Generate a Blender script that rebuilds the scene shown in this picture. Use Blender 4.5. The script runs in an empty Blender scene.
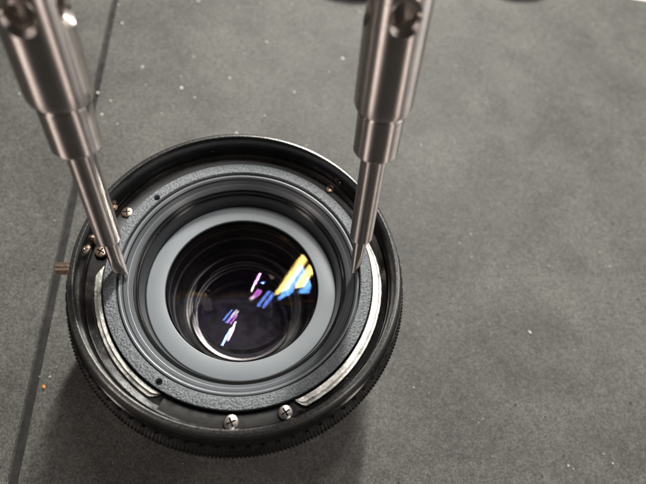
import bpy, bmesh, math, random
from mathutils import Vector, Matrix, noise
S = 0.001                                  # everything below is written in millimetres
rad = math.radians
scene = bpy.context.scene
col = scene.collection

# ------------------------------------------------------------------ camera
cd = bpy.data.cameras.new('camera')
cam = bpy.data.objects.new('camera', cd); col.objects.link(cam)
CAM = Vector((6.858681, -40.518346, 89.134192))
Rm = Matrix(((0.991971, -0.086813, -0.091958), (0.035046, 0.887388, -0.459689), (0.121509, 0.452775, 0.883306)))
cam.matrix_world = Matrix.Translation(CAM*S) @ Rm.to_4x4()
cd.sensor_width = 36; cd.lens = 36*485/646
cd.clip_start = 0.004; cd.clip_end = 20
cd.dof.use_dof = True; cd.dof.focus_distance = 0.100; cd.dof.aperture_fstop = 15.5
scene.camera = cam

# ------------------------------------------------------------------ world and lamps
w = bpy.data.worlds.new('World'); scene.world = w; w.use_nodes = True
bg = w.node_tree.nodes['Background']
bg.inputs[0].default_value = (1.0, 0.93, 0.86, 1); bg.inputs[1].default_value = 0.035

def area(name, d, dist, sx, sy, radiance, color, xdir=None):
    ld = bpy.data.lights.new(name, 'AREA'); ld.shape = 'RECTANGLE'
    ld.size = sx*S; ld.size_y = sy*S
    ld.energy = radiance*math.pi*sx*sy*S*S; ld.color = color
    o = bpy.data.objects.new(name, ld); col.objects.link(o)
    d = Vector(d).normalized()
    z = d; x = Vector(xdir) if xdir else Vector((0, 0, 1)).cross(z)
    x = (x - x.dot(z)*z).normalized(); y = z.cross(x)
    o.matrix_world = Matrix.Translation(d*dist*S) @ Matrix((x, y, z)).transposed().to_4x4()
    return o
area('tube_lamp', (0.13, 0.70, 0.70), 580, 180, 20, 480, (1.0, 0.975, 0.90), (0.22, 0.97, 0))
for off in (-0.026, 0.026):                        # twin tube ceiling fitting
    area('ceiling_tube', (0.155+off*0.9, 0.42-off*0.45, 0.895), 600, 135, 17, 82, (1.0, 0.97, 0.93), (0.45, 0.9, 0))
area('side_lamp', (0.86, 0.26, 0.44), 450, 220, 300, 3.0, (1.0, 0.97, 0.94))
area('added_leg_light_left', (-0.72, -0.55, 0.42), 420, 66, 300, 8.0, (1.0, 0.87, 0.80))  # added front light, not a room lamp: makes bright bands on the spanner legs
area('added_leg_light_right', (0.80, -0.50, 0.42), 420, 60, 300, 6.2, (1.0, 0.87, 0.80))  # its added counterpart at front right, also only for the leg bands

vs = scene.view_settings
vs.view_transform = 'Standard'; vs.look = 'None'; vs.gamma = 1; vs.use_curve_mapping = False; vs.exposure = 0.0
scene.render.engine = 'CYCLES'
scene.cycles.transparent_max_bounces = 32; scene.cycles.max_bounces = 12; scene.cycles.glossy_bounces = 6

# ------------------------------------------------------------------ materials
def nodes(name):
    m = bpy.data.materials.new(name); m.use_nodes = True
    nt = m.node_tree; b = nt.nodes['Principled BSDF']
    tc = nt.nodes.new('ShaderNodeTexCoord')
    vm = nt.nodes.new('ShaderNodeVectorMath'); vm.operation = 'SCALE'; vm.inputs['Scale'].default_value = 1/S
    nt.links.new(tc.outputs['Object'], vm.inputs[0])
    return m, nt, b, vm.outputs[0]
def tex(nt, co, scale, detail=3, rough=0.55):
    n = nt.nodes.new('ShaderNodeTexNoise'); n.inputs['Scale'].default_value = scale
    n.inputs['Detail'].default_value = detail; n.inputs['Roughness'].default_value = rough
    nt.links.new(co, n.inputs['Vector']); return n.outputs['Fac']
def ramp(nt, fac, stops):
    r = nt.nodes.new('ShaderNodeValToRGB'); e = r.color_ramp.elements
    while len(e) < len(stops): e.new(0.5)
    for x, (p, c) in zip(e, stops):
        x.position = p; x.color = (*c, 1) if len(c) == 3 else c
    nt.links.new(fac, r.inputs[0]); return r.outputs[0]
def mixc(nt, fac, a, b, mode='MIX'):
    n = nt.nodes.new('ShaderNodeMix'); n.data_type = 'RGBA'; n.blend_type = mode
    if isinstance(fac, (int, float)): n.inputs[0].default_value = fac
    else: nt.links.new(fac, n.inputs[0])
    for i, v in ((6, a), (7, b)):
        if isinstance(v, tuple): n.inputs[i].default_value = (*v, 1)
        else: nt.links.new(v, n.inputs[i])
    return n.outputs[2]
def bump(nt, b, h, dist, strength=1.0):
    n = nt.nodes.new('ShaderNodeBump'); n.inputs['Distance'].default_value = dist*S; n.inputs['Strength'].default_value = strength
    nt.links.new(h, n.inputs['Height']); nt.links.new(n.outputs[0], b.inputs['Normal'])
def g(v): return (v, v, v)

def black_paint(name, base, rough, dust=0.5, gscale=1.2):
    m, nt, b, co = nodes(name)
    sp = ramp(nt, tex(nt, co, 1.7, 2), [(0.70, g(0)), (0.76, g(1))])
    sm = ramp(nt, tex(nt, co, 0.12, 3), [(0.40, g(0)), (0.75, g(1))])
    c = mixc(nt, sm, base, tuple(x*1.8+0.004 for x in base))
    f = nt.nodes.new('ShaderNodeMath'); f.operation = 'MULTIPLY'; f.inputs[1].default_value = dust; nt.links.new(sp, f.inputs[0])
    c = mixc(nt, f.outputs[0], c, (0.16, 0.15, 0.14))
    nt.links.new(c, b.inputs['Base Color'])
    rr = ramp(nt, tex(nt, co, 0.5, 4), [(0.3, g(rough*0.8)), (0.7, g(min(1, rough*1.35)))])
    nt.links.new(rr, b.inputs['Roughness'])
    bump(nt, b, tex(nt, co, 6, 2), 0.02, 0.4)
    return m
M = {}
M['black'] = black_paint('black_anodised', (0.006, 0.006, 0.006), 0.32)
M['black_gloss'] = black_paint('black_gloss', (0.005, 0.005, 0.005), 0.15, 0.8)
M['black_matte'] = black_paint('black_rubber', (0.007, 0.0068, 0.0066), 0.5, 0.25)
for k_ in ('black_gloss',): M[k_].node_tree.nodes['Principled BSDF'].inputs['Specular IOR Level'].default_value = 1.0
M['cavity'] = black_paint('matt_black_baffle', (0.0045, 0.0042, 0.0045), 0.5, 0.0)
M['black_matte'].node_tree.nodes['Principled BSDF'].inputs['Specular IOR Level'].default_value = 0.28

def rim_mat():
    m, nt, b, co = nodes('worn_black_rim')
    wn = ramp(nt, tex(nt, co, 2.2, 5, 0.7), [(0.42, g(0)), (0.70, g(1))])
    nt.links.new(mixc(nt, wn, (0.13, 0.13, 0.13), (0.24, 0.237, 0.23)), b.inputs['Base Color'])
    b.inputs['Metallic'].default_value = 0.85
    nt.links.new(ramp(nt, tex(nt, co, 2.5, 3), [(0.3, g(0.24)), (0.7, g(0.40))]), b.inputs['Roughness'])
    bump(nt, b, tex(nt, co, 4, 3), 0.03, 0.5)
    return m
M['rim'] = rim_mat()

def crinkle():
    m, nt, b, co = nodes('grey_crinkle_paint')
    n1 = tex(nt, co, 2.5, 3, 0.6)
    nt.links.new(ramp(nt, n1, [(0.33, (0.075, 0.084, 0.094)), (0.7, (0.25, 0.272, 0.296))]), b.inputs['Base Color'])
    nt.links.new(ramp(nt, tex(nt, co, 0.25, 3), [(0.35, g(0.28)), (0.65, g(0.46))]), b.inputs['Roughness'])
    b.inputs['Specular IOR Level'].default_value = 1.0
    bump(nt, b, n1, 0.42, 1.0)
    return m
M['crinkle'] = crinkle()

def metal(name, colr, rough, bumpd=0.02, scale=3, metallic=1.0, stretch=None, dirt=0.25, dark=0.35, lo=0.42, hi=0.70):
    m, nt, b, co = nodes(name)
    if stretch:
        mp = nt.nodes.new('ShaderNodeVectorMath'); mp.operation = 'MULTIPLY'; mp.inputs[1].default_value = stretch
        nt.links.new(co, mp.inputs[0]); sc = mp.outputs[0]
    else: sc = co
    n = tex(nt, sc, scale, 4, 0.6)
    d = ramp(nt, tex(nt, co, 0.35, 4, 0.65), [(lo, g(0)), (hi, g(dirt))])
    c = mixc(nt, d, colr, tuple(x*dark for x in colr))
    nt.links.new(c, b.inputs['Base Color'])
    b.inputs['Metallic'].default_value = metallic
    nt.links.new(ramp(nt, n, [(0.3, g(rough*0.8)), (0.7, g(rough*1.25))]), b.inputs['Roughness'])
    bump(nt, b, n, bumpd, 0.5)
    return m
M['steel'] = metal('turned_steel', (0.69, 0.635, 0.60), 0.40, 0.006, 1.0, 1.0, (0.35, 0.35, 9.0), 0.18)
nt_ = M['steel'].node_tree; tg_ = nt_.nodes.new('ShaderNodeTangent'); tg_.direction_type = 'RADIAL'; tg_.axis = 'Z'
pb_ = nt_.nodes['Principled BSDF']; nt_.links.new(tg_.outputs[0], pb_.inputs['Tangent'])
pb_.inputs['Anisotropic'].default_value = 1.0; pb_.inputs['Anisotropic Rotation'].default_value = 0.25
M['silver'] = metal('bare_machined_alloy', (0.46, 0.445, 0.415), 0.44, 0.14, 1.6, 1.0, None, 0.9, 0.16, 0.45, 0.72)
M['screw'] = metal('plated_screw', (0.74, 0.66, 0.61), 0.30, 0.02, 4, 1.0, None, 0.3)
M['brass'] = metal('worn_brass', (0.62, 0.47, 0.36), 0.33, 0.03, 3, 1.0, None, 0.5)
M['cell'] = metal('brownish_cell_ring', (0.27, 0.262, 0.25), 0.34, 0.02, 2, 0.85, None, 0.5)

def satin(name, base, rough, spec=0.5, metallic=0.0):
    m, nt, b, co = nodes(name)
    n = tex(nt, co, 9, 2)
    c = mixc(nt, ramp(nt, tex(nt, co, 0.1, 2), [(0.3, g(0)), (0.7, g(1))]), base, tuple(x*0.88 for x in base))
    nt.links.new(c, b.inputs['Base Color']); b.inputs['Roughness'].default_value = rough
    b.inputs['Specular IOR Level'].default_value = spec; b.inputs['Metallic'].default_value = metallic
    bump(nt, b, n, 0.02, 0.35); return m
M['bezel'] = satin('satin_grey_bezel', (0.200, 0.222, 0.245), 0.45)
M['funnel'] = satin('dark_satin_tube', (0.150, 0.162, 0.177), 0.32, 0.6, 0.15)
M['funnel_gloss'] = satin('black_gloss_tube', (0.022, 0.022, 0.023), 0.15, 1.0, 0.35)
M['knob'] = satin('black_knob', (0.015, 0.015, 0.015), 0.4)
M['cap'] = satin('black_plastic_cap', (0.012, 0.012, 0.012), 0.45)
M['paper'] = satin('white_paper', (0.78, 0.76, 0.70), 0.8, 0.2)

def glass(name, tint, rough=0.02):
    m = bpy.data.materials.new(name); m.use_nodes = True; nt = m.node_tree; nt.nodes.clear()
    out = nt.nodes.new('ShaderNodeOutputMaterial'); a = nt.nodes.new('ShaderNodeAddShader')
    t = nt.nodes.new('ShaderNodeBsdfTransparent'); t.inputs[0].default_value = (0.94, 0.935, 0.95, 1)
    gl = nt.nodes.new('ShaderNodeBsdfGlossy'); gl.inputs['Color'].default_value = (*tint, 1); gl.inputs['Roughness'].default_value = rough
    nt.links.new(t.outputs[0], a.inputs[0]); nt.links.new(gl.outputs[0], a.inputs[1]); nt.links.new(a.outputs[0], out.inputs[0])
    return m

def mat_rubber():
    m, nt, b, co = nodes('grey_rubber_mat')
    big = tex(nt, co, 0.035, 4, 0.6); mid = tex(nt, co, 0.34, 6, 0.75); fine = tex(nt, co, 2.2, 3, 0.6)
    c = ramp(nt, big, [(0.30, (0.058, 0.0573, 0.0530)), (0.70, (0.112, 0.1108, 0.1025))])
    c = mixc(nt, ramp(nt, mid, [(0.38, g(0)), (0.72, g(0.55))]), c, (0.140, 0.138, 0.127))
    c = mixc(nt, ramp(nt, tex(nt, co, 0.06, 6, 0.75), [(0.32, g(0.55)), (0.52, g(0))]), c, (0.050, 0.0485, 0.044))
    c = mixc(nt, 0.8, c, ramp(nt, fine, [(0.34, g(0.45)), (0.5, g(0.94)), (0.66, g(1.5))]), 'MULTIPLY')
    c = mixc(nt, 0.42, c, ramp(nt, tex(nt, co, 0.85, 4, 0.7), [(0.36, g(0.6)), (0.5, g(0.97)), (0.66, g(1.35))]), 'MULTIPLY')
    c = mixc(nt, ramp(nt, tex(nt, co, 0.55, 1), [(0.765, g(0)), (0.79, g(0.9))]), c, (0.03, 0.028, 0.025))
    nt.links.new(c, b.inputs['Base Color'])
    nt.links.new(ramp(nt, mid, [(0.3, g(0.52)), (0.7, g(0.70))]), b.inputs['Roughness'])
    b.inputs['Specular IOR Level'].default_value = 0.42
    bump(nt, b, fine, 0.22, 0.7)
    return m
M['mat'] = mat_rubber()
M['groove'] = black_paint('dark_groove', (0.014, 0.0135, 0.013), 0.8, 0.2)

# ------------------------------------------------------------------ mesh helpers
def finish(bm, name, mats, parent=None, sharp=32):
    bmesh.ops.recalc_face_normals(bm, faces=bm.faces)
    me = bpy.data.meshes.new(name)
    for v in bm.verts: v.co *= S
    bm.to_mesh(me); bm.free()
    for p in me.polygons: p.use_smooth = True
    me.set_sharp_from_angle(angle=rad(sharp))
    for m in (mats if isinstance(mats, (list, tuple)) else [mats]): me.materials.append(M[m] if isinstance(m, str) else m)
    o = bpy.data.objects.new(name, me); col.objects.link(o)
    if parent: o.parent = parent
    return o
def lathe(bm, prof, n=192, a0=0.0, a1=360.0, mod=None, mi=0):
    """closed (r,z) profile swept round z; mod(i, r, z) may change r"""
    full = abs(a1-a0) >= 359.9
    k = n if full else n+1
    rings = []
    for i in range(k):
        a = rad(a0 + (a1-a0)*i/n); ca, sa = math.cos(a), math.sin(a)
        rings.append([bm.verts.new(((mod(i, r, z) if mod else r)*ca, (mod(i, r, z) if mod else r)*sa, z)) for r, z in prof])
    np_ = len(prof)
    for i in range(n):
        A, B = rings[i], rings[(i+1) % k]
        for j in range(np_):
            f = bm.faces.new((A[j], B[j], B[(j+1) % np_], A[(j+1) % np_])); f.material_index = mi
    if not full:
        bm.faces.new(rings[0]); bm.faces.new(list(reversed(rings[-1])))
def solid(bm, prof, n=64):
    """open profile that starts and ends on the axis (r = 0)"""
    rings = []
    for r, z in prof:
        if r < 1e-6: rings.append([bm.verts.new((0, 0, z))])
        else: rings.append([bm.verts.new((r*math.cos(2*math.pi*i/n), r*math.sin(2*math.pi*i/n), z)) for i in range(n)])
    for A, B in zip(rings, rings[1:]):
        for i in range(n):
            j = (i+1) % n
            if len(A) == 1: bm.faces.new((A[0], B[i], B[j]))
            elif len(B) == 1: bm.faces.new((A[i], B[0], A[j]))
            else: bm.faces.new((A[i], B[i], B[j], A[j]))
def arc(r0, z0, r1, z1, bulge, n=5):
    """points from (r0,z0) to (r1,z1) bulging to the left by bulge"""
    out = []
    dx, dz = r1-r0, z1-z0; L = math.hypot(dx, dz)
    for i in range(n+1):
        t = i/n; b = bulge*4*t*(1-t)
        out.append((r0+dx*t - dz/L*b, z0+dz*t + dx/L*b))
    return out
def boolean_cut(o, cutters):
    for c in cutters:
        md = o.modifiers.new('cut', 'BOOLEAN'); md.operation = 'DIFFERENCE'; md.object = c; md.solver = 'EXACT'
    bpy.context.view_layer.update()
    me = bpy.data.meshes.new_from_object(o.evaluated_get(bpy.context.evaluated_depsgraph_get()))
    o.modifiers.clear(); old = o.data; o.data = me; me.name = old.name
    for c in cutters:
        d = c.data; bpy.data.objects.remove(c); bpy.data.meshes.remove(d)
    for p in me.polygons: p.use_smooth = True
    me.set_sharp_from_angle(angle=rad(32))
def empty(name, loc=(0, 0, 0)):
    o = bpy.data.objects.new(name, None); col.objects.link(o); o.location = Vector(loc)*S; o.empty_display_size = 0.01
    return o
def tag(o, label, cat, group=None):
    o['label'] = label; o['category'] = cat
    if group: o['group'] = group
    return o

TABLE = -38.0
# ------------------------------------------------------------------ the work mat (setting)
def build_mat():
    bm = bmesh.new()
    # groove runs from photo point (115,0) to (12,484)
    p0 = Vector((-46.8, -41.1, 0)); p1 = Vector((-60.7, 118.5, 0)); d = (p1-p0).normalized(); n = Vector((d.y, -d.x, 0))
    hw, dep, N = 0.95, 0.7, 240
    rows = []
    for i in range(N+1):
        t = -330 + 900*i/N
        c = p0 + d*t
        e = 0.06*noise.noise(Vector((t*0.21, 3, 0))); e2 = 0.06*noise.noise(Vector((t*0.21, 9, 0)))
        pts = [(-450, 0), (-hw-0.25+e, 0), (-hw+e, -dep), (hw+e2, -dep), (hw+0.25+e2, 0), (520, 0)]
        rows.append([bm.verts.new(c + n*a + Vector((0, 0, TABLE+z))) for a, z in pts])
    for A, B in zip(rows, rows[1:]):
        for j in range(5):
            f = bm.faces.new((A[j], A[j+1], B[j+1], B[j])); f.material_index = 1 if j == 2 else 0
    # thickness: skirt and underside
    lo = [[bm.verts.new((v.co.x, v.co.y, TABLE-3)) for v in (r[0], r[-1])] for r in (rows[0], rows[-1])]
    bm.faces.new((lo[0][0], lo[0][1], lo[1][1], lo[1][0]))
    bm.faces.new([r[0] for r in rows] + [lo[1][0], lo[0][0]]); bm.faces.new([r[-1] for r in rows] + [lo[1][1], lo[0][1]])
    bm.faces.new(rows[0] + [lo[0][1], lo[0][0]]); bm.faces.new(rows[-1] + [lo[1][1], lo[1][0]])
    o = finish(bm, 'work_mat', ['mat', 'groove'])
    o['kind'] = 'structure'
build_mat()

# ------------------------------------------------------------------ the lens
lens = tag(empty('camera_lens', (0, 0, TABLE)), 'black camera lens lying open on the grey mat with inner rings and screws exposed', 'camera lens')
def L(bm, name, mats, parent=None, sharp=32):
    o = finish(bm, name, mats, None, sharp)
    if parent is None:
        o.parent = lens; o.location = (0, 0, -TABLE*S)
    else: o.parent = parent
    return o
# barrel below the grip ring
bm = bmesh.new()
lathe(bm, [(30.6, -9.0), (33.4, -11.2), (33.4, -13.2), (32.6, -13.8), (32.2, -20), (31.6, -20.5), (31.6, -36.6), (31.0, -38.0), (22, -38.0), (22, -37), (30, -36), (30.4, -10)], 160)
L(bm, 'barrel', 'black')
# rim with its inner wall
bm = bmesh.new()
lathe(bm, [(31.25, -7.6), (31.45, -0.55)] + [(31.52, -0.36), (31.62, -0.30), (32.2, -0.36), (32.38, -0.46), (32.52, -0.70), (32.62, -1.0)] + [(32.7, -1.3), (32.75, -2.6), (33.1, -3.1), (33.6, -3.5), (33.6, -4.1), (32.4, -4.4), (32.2, -8.0), (31.3, -8.0)], 220)
rim = L(bm, 'rim', ['black_gloss', 'rim'])
for p in rim.data.polygons:
    c = p.center/S; r = math.hypot(c.x, c.y)
    if r > 31.46 and c.z > -0.95: p.material_index = 1
# coarse grip ring with blocks
NB = 80; per = 8
def grip(i, r, z):
    if r < 34: return r
    ph = (i % per)
    return r if ph < 5 else r-0.75
bm = bmesh.new()
lathe(bm, [(32.5, -4.2), (33.85, -4.15), (34.15, -4.7), (34.3, -5.2), (34.3, -7.4), (34.15, -7.9), (33.9, -8.1), (32.3, -8.3)], NB*per, mod=grip)
L(bm, 'grip_ring', 'black_matte')
# fine toothed ring
def teeth(i, r, z):
    if r < 35: return r
    return r if i % 4 < 2 else r-0.32
bm = bmesh.new()
lathe(bm, [(31.0, -8.4), (33.6, -8.4), (34.2, -8.7), (35.25, -9.2), (35.55, -9.6), (35.55, -11.0), (35.2, -11.4), (34.0, -11.6), (33.0, -11.0), (31.0, -8.9)], 290*4, mod=teeth)
L(bm, 'toothed_ring', 'black_matte')
# thread below the rim wall
bm = bmesh.new()
pr = [(31.2, -8.4), (31.2, -6.3)]
for k in range(4): pr += [(30.95-0.22*k, -6.25-0.28*k), (30.65-0.22*k, -6.42-0.28*k)]
pr += [(29.9, -8.2), (29.8, -8.6)]
lathe(bm, pr, 200)
L(bm, 'thread', 'black_gloss')
# dark floor of the groove
bm = bmesh.new()
lathe(bm, [(24.2, -7.6), (24.2, -7.9), (30.4, -7.9), (30.4, -7.35), (28.0, -7.3), (27.7, -7.6)], 200)
L(bm, 'groove_floor', 'black')
# bare metal arcs in the groove
def sector(name, mat, prof, a0, a1, n=80, taper=(0, 0)):
    r0 = min(p[0] for p in prof)
    def mod(i, r, z):
        f = 1.0
        if taper[0] and i < taper[0]: f = min(f, 0.12+0.88*math.sin(i/taper[0]*math.pi/2))
        if taper[1] and n-i < taper[1]: f = min(f, 0.12+0.88*math.sin((n-i)/taper[1]*math.pi/2))
        f *= 1 + 0.05*noise.noise(Vector((i*0.35, a0, 0)))
        return r0 + (r-r0)*f
    bm = bmesh.new(); lathe(bm, prof, n, a0, a1, mod); return L(bm, name, mat)
sp = [(27.95, -7.28), (27.95, -6.6), (28.1, -6.45), (29.1, -6.35), (29.2, -6.6), (29.35, -6.6), (29.45, -6.42), (29.85, -6.4), (30.0, -6.5), (30.0, -7.28)]
sector('metal_arc', 'silver', sp, -63, 30, 110, (4, 40))
sp2 = [(28.0, -7.28), (28.0, -6.65), (28.15, -6.5), (28.75, -6.42), (28.85, -6.95), (29.5, -6.9), (29.7, -7.28)]
sector('metal_arc', 'silver', sp2, 181, 244, 90, (8, 6))
sector('retaining_plate', 'black_matte', [(28.3, -7.29), (28.3, -6.75), (28.5, -6.65), (30.6, -6.6), (30.7, -6.75), (30.7, -7.29)], 246, 296, 50)
sector('retaining_plate', 'black', [(28.0, -7.29), (28.0, -6.9), (28.2, -6.8), (30.2, -6.7), (30.3, -6.8), (30.3, -7.29)], 30, 176, 120)
# crinkle painted ring with two pin holes
bm = bmesh.new()
lathe(bm, [(25.2, -7.5), (25.2, -5.75), (25.35, -5.52), (27.4, -5.48), (27.55, -5.55), (27.6, -5.7), (27.6, -7.5)], 220)
ring = L(bm, 'crinkle_ring', 'crinkle')
cuts = []
for r, a in ((26.15, 141.8), (26.6, -118.8)):
    bm = bmesh.new(); solid(bm, [(0, -7.2), (0.62, -7.2), (0.62, -5.8), (0.85, -5.2), (0.85, -4), (0, -4)], 24)
    c = finish(bm, 'cutter', 'black'); c.location = (r*math.cos(rad(a))*S, r*math.sin(rad(a))*S, -TABLE*S + lens.location.z); cuts.append(c)
bpy.context.view_layer.update()
boolean_cut(ring, cuts)
# stepped funnel (front tube)
bm = bmesh.new()
pr = [(24.95, -9.0), (24.95, -6.4)] + arc(24.9, -6.2, 24.3, -6.3, -0.12, 4)
pr += [(24.12, -6.6), (24.02, -6.75), (23.98, -6.88), (23.35, -7.6), (23.32, -7.68), (23.25, -7.7), (22.56, -8.5)]
pr += [(22.48, -8.68), (22.45, -9.1), (22.38, -9.16), (22.12, -9.1), (22.05, -9.2), (22.0, -9.9), (21.93, -9.96), (21.68, -9.9), (21.6, -10.0)]
pr += [(21.1, -12.6), (20.98, -13.4), (20.9, -13.9), (20.88, -14.6), (24.95, -14.6)]
lathe(bm, pr, 220)
tube = L(bm, 'front_tube', ['funnel', 'funnel_gloss'], sharp=25)
for p in tube.data.polygons:                       # black ridges below the grey cone
    c = p.center/S
    if math.hypot(c.x, c.y) < 22.5 or (c.z > -6.82 and math.hypot(c.x, c.y) < 24.14): p.material_index = 1
# grey bezel
bm = bmesh.new()
lathe(bm, [(20.87, -14.5), (20.85, -13.75), (20.68, -13.62), (17.15, -13.42), (16.95, -13.5), (16.88, -13.75), (16.88, -14.5)], 220)
L(bm, 'bezel', 'bezel')
# inside of the lens: dark wall, then the ringed cell
bm = bmesh.new()
lathe(bm, [(16.86, -13.9), (16.86, -17), (16.5, -17.2), (16.3, -21), (15.9, -21.2), (15.6, -25.8), (14.6, -26.6), (14.6, -28), (18, -28), (18, -13.9)], 160)
L(bm, 'inner_wall', 'cavity')
bm = bmesh.new()
lathe(bm, [(14.7, -28), (14.6, -26.65), (13.95, -26.35), (13.55, -26.5), (13.45, -27.6), (13.15, -27.7), (13.05, -28.6), (12.75, -28.7), (12.6, -29.7), (12.3, -29.8), (12.2, -30.8), (11.85, -30.9), (11.6, -33), (11.6, -35.5), (14.7, -35.5)], 160)
L(bm, 'cell_ring', 'cell', sharp=40)
bm = bmesh.new(); solid(bm, [(0, -35.4), (11.7, -35.4), (11.7, -36.2), (0, -36.2)], 64)
L(bm, 'rear_baffle', 'cavity')
# glass elements, each a closed body with its own front and back coating
def element(name, ap, zf, Rf, zb, Rb, tf, tb):
    """zf, zb: apex heights; R > 0 bulges upward"""
    bm = bmesh.new(); n, m = 96, 14
    def sag(R, r): return (abs(R)-math.sqrt(R*R-r*r))*(1 if R > 0 else -1)
    rings = []
    for z0, R in ((zf, Rf), (zb, Rb)):
        c = [[bm.verts.new((0, 0, z0))]]
        for k in range(1, m+1):
            r = ap*k/m; c.append([bm.verts.new((r*math.cos(2*math.pi*i/n), r*math.sin(2*math.pi*i/n), z0-sag(R, r))) for i in range(n)])
        rings.append(c)
    for s, c in enumerate(rings):
        for i in range(n):
            j = (i+1) % n
            bm.faces.new((c[0][0], c[1][i], c[1][j])).material_index = s
            for A, B in zip(c[1:], c[2:]): bm.faces.new((A[i], B[i], B[j], A[j])).material_index = s
    for i in range(n):
        j = (i+1) % n; bm.faces.new((rings[0][-1][i], rings[0][-1][j], rings[1][-1][j], rings[1][-1][i])).material_index = 2
    return L(bm, name, [glass(name+'_front_coat', tf), glass(name+'_back_coat', tb), M['cavity']], sharp=50)
element('glass_element', 16.6, -14.1, 240, -17.0, 330, (0.028, 0.018, 0.005), (0.003, 0.009, 0.026))
element('glass_element', 12.0, -20.0, 30, -22.0, 18, (0.012, 0.003, 0.014), (0.014, 0.013, 0.011))
element('glass_element', 11.0, -25.9, 60, -30.6, -20, (0.003, 0.006, 0.018), (0.016, 0.014, 0.011))
element('glass_element', 10.9, -31.2, -30, -33.6, -25, (0.003, 0.007, 0.020), (0.018, 0.005, 0.020))

# screws
def cross_screw(r=1.45, h=0.75):
    bm = bmesh.new()
    solid(bm, [(0, -1.2), (r*0.55, -1.2), (r*0.55, 0), (r, 0), (r, h*0.55), (r*0.9, h*0.82), (r*0.6, h), (0, h*1.08)], 32)
    o = finish(bm, 'screw', ['screw', 'cavity'])
    cs = []
    for a in (0, 90):
        b2 = bmesh.new(); bmesh.ops.create_cube(b2, size=1, matrix=Matrix.Rotation(rad(a), 4, 'Z') @ Matrix.Translation((0, 0, h)) @ Matrix.Diagonal((r*1.25, r*0.24, 0.8, 1)))
        cs.append(finish(b2, 'cutter', 'cavity'))
    boolean_cut(o, cs)
    return o
s0 = cross_screw()
first = True
for x, y, z, sc, rz, mt in ((1.2, -29.6, -6.62, 1.0, 28, 0), (11.0, -27.35, -6.6, 0.97, 38, 0), (-26.35, 12.3, -6.8, 0.86, 15, 1), (17.95, 23.6, -6.75, 0.72, 50, 1), (-29.45, 2.4, -6.75, 0.86, 70, 1)):
    o = s0 if first else s0.copy()
    if not first: col.objects.link(o)
    if mt:
        o.data = s0.data.copy(); o.data.materials[0] = M['brass']
    first = False
    o.parent = lens; o.location = Vector((x, y, z-TABLE))*S; o.scale = (sc, sc, sc); o.rotation_euler = (0, 0, rad(rz))
# grub screws in the rim wall and the pin on the outside
def radial(name, mat, az, z, r_in, r_out, rr, slot=False):
    bm = bmesh.new()
    solid(bm, [(0, 0), (rr*0.45, 0), (rr*0.5, 0.12), (rr*0.85, 0.1), (rr, 0.25), (rr, r_out-r_in-0.2), (rr*0.85, r_out-r_in), (0, r_out-r_in)], 28)
    o = finish(bm, name, mat)
    o.parent = lens
    a = rad(az)
    o.location = Vector((r_in*math.cos(a), r_in*math.sin(a), z-TABLE))*S
    o.rotation_euler = (0, rad(90), a)
    return o
radial('grub_screw', 'brass', 172, -4.6, 30.4, 31.6, 0.95)
radial('grub_screw', 'black_gloss', 178.5, -2.6, 31.1, 31.7, 0.75)
radial('grub_screw', 'black_gloss', 50, -4.4, 30.7, 31.6, 0.95)
radial('grub_screw', 'brass', 157, -4.8, 30.7, 31.6, 0.9)
radial('pin', 'brass', 185.6, -3.0, 32.2, 35.75, 1.2)

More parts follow.
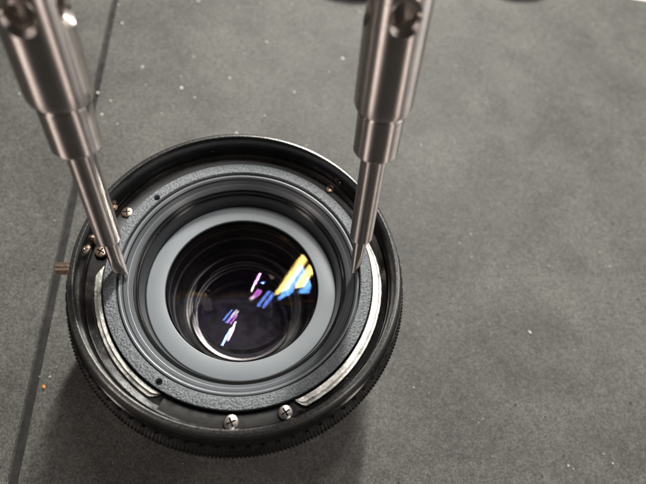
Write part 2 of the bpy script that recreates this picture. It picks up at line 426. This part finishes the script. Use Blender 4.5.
# ------------------------------------------------------------------ the spanner
UP = Vector((-0.06194526, 0.31565472, 0.94684998))
TL = Vector((-24.38, -2.24, -6.3)); TR = Vector((24.16, 2.98, -6.3))
spanner = tag(empty('lens_spanner', (TL+TR)*0.5), 'two-legged steel lens spanner with its blade tips set in the lens', 'spanner')
base = (TL+TR)*0.5
def frame(tip, face):
    z = UP; f = Vector(face); y = (f - f.dot(z)*z).normalized(); x = y.cross(z)
    return Matrix.Translation((tip-base)*S) @ Matrix((x, y, z)).transposed().to_4x4()
def build_leg(tip, face, holes, broad):
    Mx = frame(tip, face)
    # upper body with cross holes
    bm = bmesh.new()
    solid(bm, [(0, 38.6), (3.95, 38.6), (4.35, 38.95), (4.72, 39.9), (4.75, 41), (4.75, 84.0), (4.4, 84.6), (0, 84.6)], 96)
    body = finish(bm, 'leg', 'steel')
    cs = []
    for a in (0, 90, 180, 270):
        b2 = bmesh.new()
        solid(b2, [(0, 1.2), (1.85, 1.2), (1.85, 3.7), (2.6, 4.5), (3.0, 6.5), (0, 6.5)], 40)
        c = finish(b2, 'cutter', 'steel')
        c.matrix_world = Matrix.Translation((0, 0, holes[0]*S)) @ Matrix.Rotation(rad(a+holes[1]), 4, 'Z') @ Matrix.Rotation(rad(-90), 4, 'X')
        cs.append(c)
    bpy.context.view_layer.update()
    boolean_cut(body, cs)
    body.parent = spanner; body.matrix_local = Mx
    # shank: collar and thin rod
    bm = bmesh.new()
    solid(bm, [(0, 9.9), (2.1, 9.9), (2.28, 10.2), (2.3, 29.9), (2.45, 30.2), (3.5, 30.4), (3.88, 30.95), (3.9, 38.1), (3.7, 38.4), (3.7, 38.55), (0, 38.55)], 96)
    finish(bm, 'shank', 'steel', body)
    # blade tip: round at the top, ground flat to a notched end
    bm = bmesh.new(); n = 40; rows = []
    for k in range(15):
        t = k/14; s = 9.95*(1-t)
        wx = 1.5 - broad*t
        fl = max(0, (t-0.50)/0.50)
        wy = wx*(1-fl) + 0.32*fl
        rows.append([bm.verts.new((wx*math.cos(2*math.pi*i/n), max(-wx*1.0, min(wx, wx*math.sin(2*math.pi*i/n))) if fl == 0 else
                     (lambda v: v if v < 0 and False else max(-wy, min(wy, v)))(wx*math.sin(2*math.pi*i/n)), s)) for i in range(n)])
    for A, B in zip(rows, rows[1:]):
        for i in range(n): bm.faces.new((A[i], A[(i+1) % n], B[(i+1) % n], B[i]))
    bm.faces.new(rows[0])
    for i, v in enumerate(rows[-1]):                      # shallow notch across the end
        if abs(v.co.x) < 0.5: v.co.z += 0.8*(1-abs(v.co.x)/0.5*0.5)
    bm.faces.new(list(reversed(rows[-1])))
    finish(bm, 'tip', 'steel', body, 28)
    return body
view = CAM - Vector((0, 0, 0))
build_leg(TL, (0.10, -1, 0.2), (52.2, -182), 0.12)
build_leg(TR, (0.80, -0.75, 0.2), (54.6, -171+40.5), 0.45)
# cross bar above the picture, with a knurled clamp knob on each leg
ax = (TR-TL).normalized()
bx = UP.cross(ax).normalized()
def oriented(o, c, z):
    z = z.normalized(); x = UP if abs(UP.dot(z)) < 0.9 else ax
    x = (x - x.dot(z)*z).normalized(); y = z.cross(x)
    o.parent = spanner; o.matrix_local = Matrix.Translation((c-base)*S) @ Matrix((x, y, z)).transposed().to_4x4()
span = (TR-TL).length
bm = bmesh.new(); solid(bm, [(0, 0), (2.2, 0), (2.5, 0.4), (2.5, span+27.6), (2.2, span+28), (0, span+28)], 48)
oriented(finish(bm, 'cross_bar', 'steel'), TL + UP*79.5 - ax*14 , TR-TL)
for T in (TL, TR):
    bm = bmesh.new()
    lathe(bm, [(0.01, 0), (4.0, 0), (4.3, 0.4), (4.3, 6.0), (4.0, 6.4), (0.01, 6.4)], 96, mod=lambda i, r, z: r-0.25*(i % 4 < 2) if r > 4.1 else r)
    oriented(finish(bm, 'clamp_knob', 'knob'), T + UP*84.7, UP)

# ------------------------------------------------------------------ small things lying on the mat
def cap(x, y, r, label):
    bm = bmesh.new()
    lathe(bm, [(0.01, 0), (r-0.4, 0), (r, 0.4), (r, 5.2), (r-0.6, 6.0), (r-3, 6.2), (r-4, 5.6), (0.01, 5.6)], 180, mod=lambda i, q, z: q-0.25 if (i % 3 == 0 and q > r-0.1) else q)
    o = finish(bm, 'rubber_disc', 'cap'); o.location = Vector((x, y, TABLE))*S
    return tag(o, label, 'disc', 'black discs beyond the lens')
cap(26.0, 162.5, 26, 'black round disc at the top edge, beside the right spanner leg')
cap(98.0, 176.0, 24, 'smaller black round disc at the top edge, right of the spanner')
bm = bmesh.new()
vs_ = [bm.verts.new((*p, 0.0)) for p in ((150, 163.0), (230, 160), (236, 300), (156, 303))]
f = bm.faces.new(vs_); r_ = bmesh.ops.extrude_face_region(bm, geom=[f])
for v in r_['geom']:
    if isinstance(v, bmesh.types.BMVert): v.co.z += 0.25
pp = finish(bm, 'paper_sheet', 'paper'); pp.location = Vector((0, 0, TABLE))*S
tag(pp, 'white paper sheet whose corner shows at the top right', 'paper')

random.seed(5)
def crumb(bm, c, r, flat=0.6):
    ic = bmesh.ops.create_icosphere(bm, subdivisions=1, radius=1)['verts']
    a = random.uniform(0, 6.28); ca, sa = math.cos(a), math.sin(a); ex = random.uniform(0.6, 1.6)
    for v in ic:
        p = v.co*random.uniform(0.75, 1.25)*r; p = Vector((p.x*ex, p.y/ex**0.5, p.z*flat))
        v.co = Vector((c[0]+p.x*ca-p.y*sa, c[1]+p.x*sa+p.y*ca, c[2]+p.z))
def dust_mat(name, colr, rough=0.6):
    m, nt, b, co = nodes(name); nt.links.new(ramp(nt, tex(nt, co, 3, 2), [(0.3, tuple(x*0.7 for x in colr)), (0.7, colr)]), b.inputs['Base Color'])
    b.inputs['Roughness'].default_value = rough; M[name] = m
dust_mat('pale_dust', (0.62, 0.60, 0.55)); dust_mat('dark_dust', (0.02, 0.02, 0.018)); dust_mat('orange_bit', (0.75, 0.28, 0.06), 0.4); dust_mat('white_bit', (0.8, 0.79, 0.76))
for nm, n, mt, r0, r1 in (('pale_dust', 900, 'pale_dust', 0.06, 0.30), ('dark_grit', 260, 'dark_dust', 0.06, 0.32)):
    bm = bmesh.new()
    for _ in range(n):
        x = random.uniform(-110, 180); y = random.uniform(-45, 190)
        if math.hypot(x, y) < 34: continue
        r = r0 + (r1-r0)*random.random()**3
        crumb(bm, (x, y, TABLE+r*0.4), r)
    if nm == 'pale_dust':
        for _ in range(34):                        # larger flakes towards the far left
            r = random.uniform(0.28, 0.62); crumb(bm, (random.uniform(-95, 40), random.uniform(60, 135), TABLE+r*0.25), r, 0.4)
    o = finish(bm, nm, mt, None, 60); o['kind'] = 'stuff'; o['label'] = 'specks of %s scattered over the mat' % nm.replace('_', ' ')
def bit(x, y, r, mt, label, name='crumb'):
    bm = bmesh.new(); crumb(bm, (0, 0, r*0.45), r, 0.6)
    o = finish(bm, name, mt, None, 60); o.location = Vector((x, y, TABLE))*S
    tag(o, label, 'crumb', 'crumbs on the mat')
bit(-46.0, -20.2, 0.5, 'orange_bit', 'tiny orange crumb on the mat left of the lens, right of the groove')
bit(80.5, 2.4, 0.42, 'white_bit', 'largest white crumb on the open mat right of the lens')
